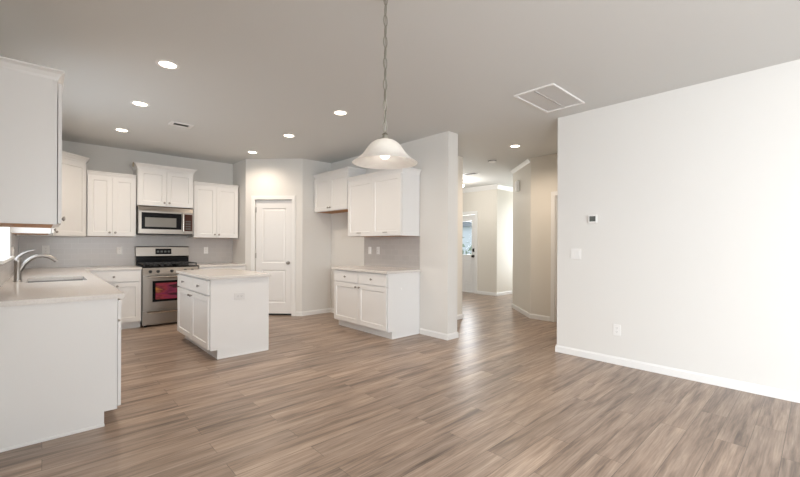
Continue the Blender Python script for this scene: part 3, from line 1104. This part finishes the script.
t = thing('return_air_grille', 'large white return air grille in the ceiling near the right wall', 'vent', (3.80, 1.875, H))
gw, gd = .35, .205
bm = bmesh.new()
for a, c, l, h in ((-gw, -gw + .02, -gd, gd), (gw - .02, gw, -gd, gd), (-gw + .02, gw - .02, -gd, -gd + .02), (-gw + .02, gw - .02, gd - .02, gd)):
    box(bm, a, c, l, h, -.014, -.0006)
obj('frame', bm, 'grille', t)
obj('divider', bbox(-gw + .02, gw - .02, -.007, .007, -.0105, -.0006), 'louver', t)
obj('backing', bbox(-gw + .02, gw - .02, -gd + .02, gd - .02, -.0025, -.0006), 'grille', t)
for s in (-1, 1):
    a, c = (-gd + .0205, -.0075) if s < 0 else (.0075, gd - .0205)
    bm = bmesh.new()
    k = 36
    for i in range(k):
        x_ = -gw + .022 + i * (2 * gw - .048) / k
        vs = [(x_, -.0075), (x_ + .002, -.008), (x_ + .0175, -.0060), (x_ + .0155, -.0050)]
        A_ = [bm.verts.new((p, a, q)) for p, q in vs]
        B_ = [bm.verts.new((p, c, q)) for p, q in vs]
        for j in range(4):
            bm.faces.new((A_[j], A_[(j + 1) % 4], B_[(j + 1) % 4], B_[j]))
        bm.faces.new(A_[::-1])
        bm.faces.new(B_)
    bmesh.ops.recalc_face_normals(bm, faces=bm.faces)
    obj('louver_panel', bm, 'grille', t)

t = thing('smoke_detector', 'round white smoke detector on the hall ceiling', 'smoke detector', (5.83, 3.93, H))
obj('case', lathe([(.070, -.0006), (.070, -.012), (.062, -.03), (.04, -.038), (.01, -.04)], 'Z', 28), 'grille', t, True)
obj('sensor_ring', lathe([(.0705, -.006), (.0722, -.009), (.0722, -.014), (.0700, -.017)], 'Z', 28), 'duct', t, True)

t = thing('ceiling_vent', 'dark slotted register on the foyer ceiling', 'vent', (6.55, 4.95, H))
obj('frame', bbox(-.10, .10, -.17, .17, -.010, -.0006, .002), 'grille', t)
obj('duct_opening', bbox(-.07, .07, -.14, .14, -.0125, -.0095), 'duct', t)

t = thing('foyer_light', 'lit bowl ceiling light in the foyer by the wall end', 'ceiling light', (7.05, 5.62, H))
obj('canopy', lathe([(.075, -.0006), (.075, -.02), (.02, -.03)], 'Z', 24), 'nickel', t, True)
obj('stem', lathe([(.010, -.03), (.010, -.12)], 'Z', 12), 'nickel', t, True)
obj('glass_bowl', lathe([(.10, -.11), (.098, -.13), (.075, -.165), (.04, -.185), (.01, -.19)], 'Z', 28), 'foyerbulb', t, True)
d = bpy.data.lights.new('foyer_light_glow', 'POINT')
d.energy = 22
d.color = (1, .96, .90)
d.shadow_soft_size = .1
o = bpy.data.objects.new('lamp', d)
COL.objects.link(o)
o.parent = t
o.location = (0, 0, -.42)

# ------------------------------------------------------------------ pendant
PD = 2.26
px_, py_ = (fw * PD + rt0 * ((384.5 - 400) / FPX * PD)).xy
t = thing('pendant_lamp', 'bell shaped alabaster glass pendant hanging on a chain', 'pendant lamp', (px_, py_, H))
zb = 1.722 - H                                   # rim
zt = 1.857 - H                                   # top of glass
obj('canopy', lathe([(.065, -.0006), (.065, -.012), (.05, -.03), (.012, -.04)], 'Z', 28), 'nickel_chain', t, True)
outer = [(.026, 1.0), (.042, .985), (.060, .94), (.078, .85), (.094, .73), (.108, .58), (.120, .45), (.134, .32), (.152, .19), (.174, .08), (.190, .01), (.191, 0)]
prof = [(r_, zb + k * (zt - zb)) for r_, k in outer]
inner = [(r_ - .005, z_ - (.004 if r_ < .1 else .0)) for r_, z_ in prof[::-1]]
bm = lathe(prof + inner, 'Z', 48, cap=False)
obj('glass_shade', bm, 'alabaster', t, True)
obj('socket_cap', lathe([(.034, zt - .004), (.034, zt + .004), (.016, zt + .010), (.014, zt + .026), (.020, zt + .030), (.014, zt + .036), (.004, zt + .044)], 'Z', 24), 'nickel_chain', t, True)
obj('socket', lathe([(.020, zt - .035), (.020, zt - .006)], 'Z', 20), 'plate', t, True)
obj('bulb', lathe([(.012, zt - .036), (.020, zt - .050), (.030, zt - .075), (.028, zt - .097), (.015, zt - .110), (.003, zt - .113)], 'Z', 24), 'pendantbulb', t, True)
z_ = zt + .040
i = 0
while z_ < -.05:
    hl, wl = .034, .0125
    pts = []
    for q in range(16):
        a = 2 * math.pi * q / 16
        ex, ez = wl * math.cos(a), hl * math.sin(a)
        pts.append((ex if i % 2 == 0 else ex * .35, 0 if i % 2 == 0 else ex * .94, z_ + hl + ez))
    obj('chain_link', tube(pts, .0034, 6, closed=True), 'nickel_chain', t, True)
    z_ += 2 * hl - .006
    i += 1
cord = [(.003 * math.sin(k * 1.7), .003 * math.cos(k * 1.7), zt + .03 + k * (-.04 - zt - .03) / 14) for k in range(15)]
obj('cord', tube(cord, .0022, 6), 'nickel_chain', t, True)
d = bpy.data.lights.new('pendant_glow', 'POINT')
d.energy = 4.6
d.color = (1, .93, .84)
d.shadow_soft_size = .034
o = bpy.data.objects.new('lamp', d)
COL.objects.link(o)
o.parent = t
o.location = (0, 0, zt - .075)
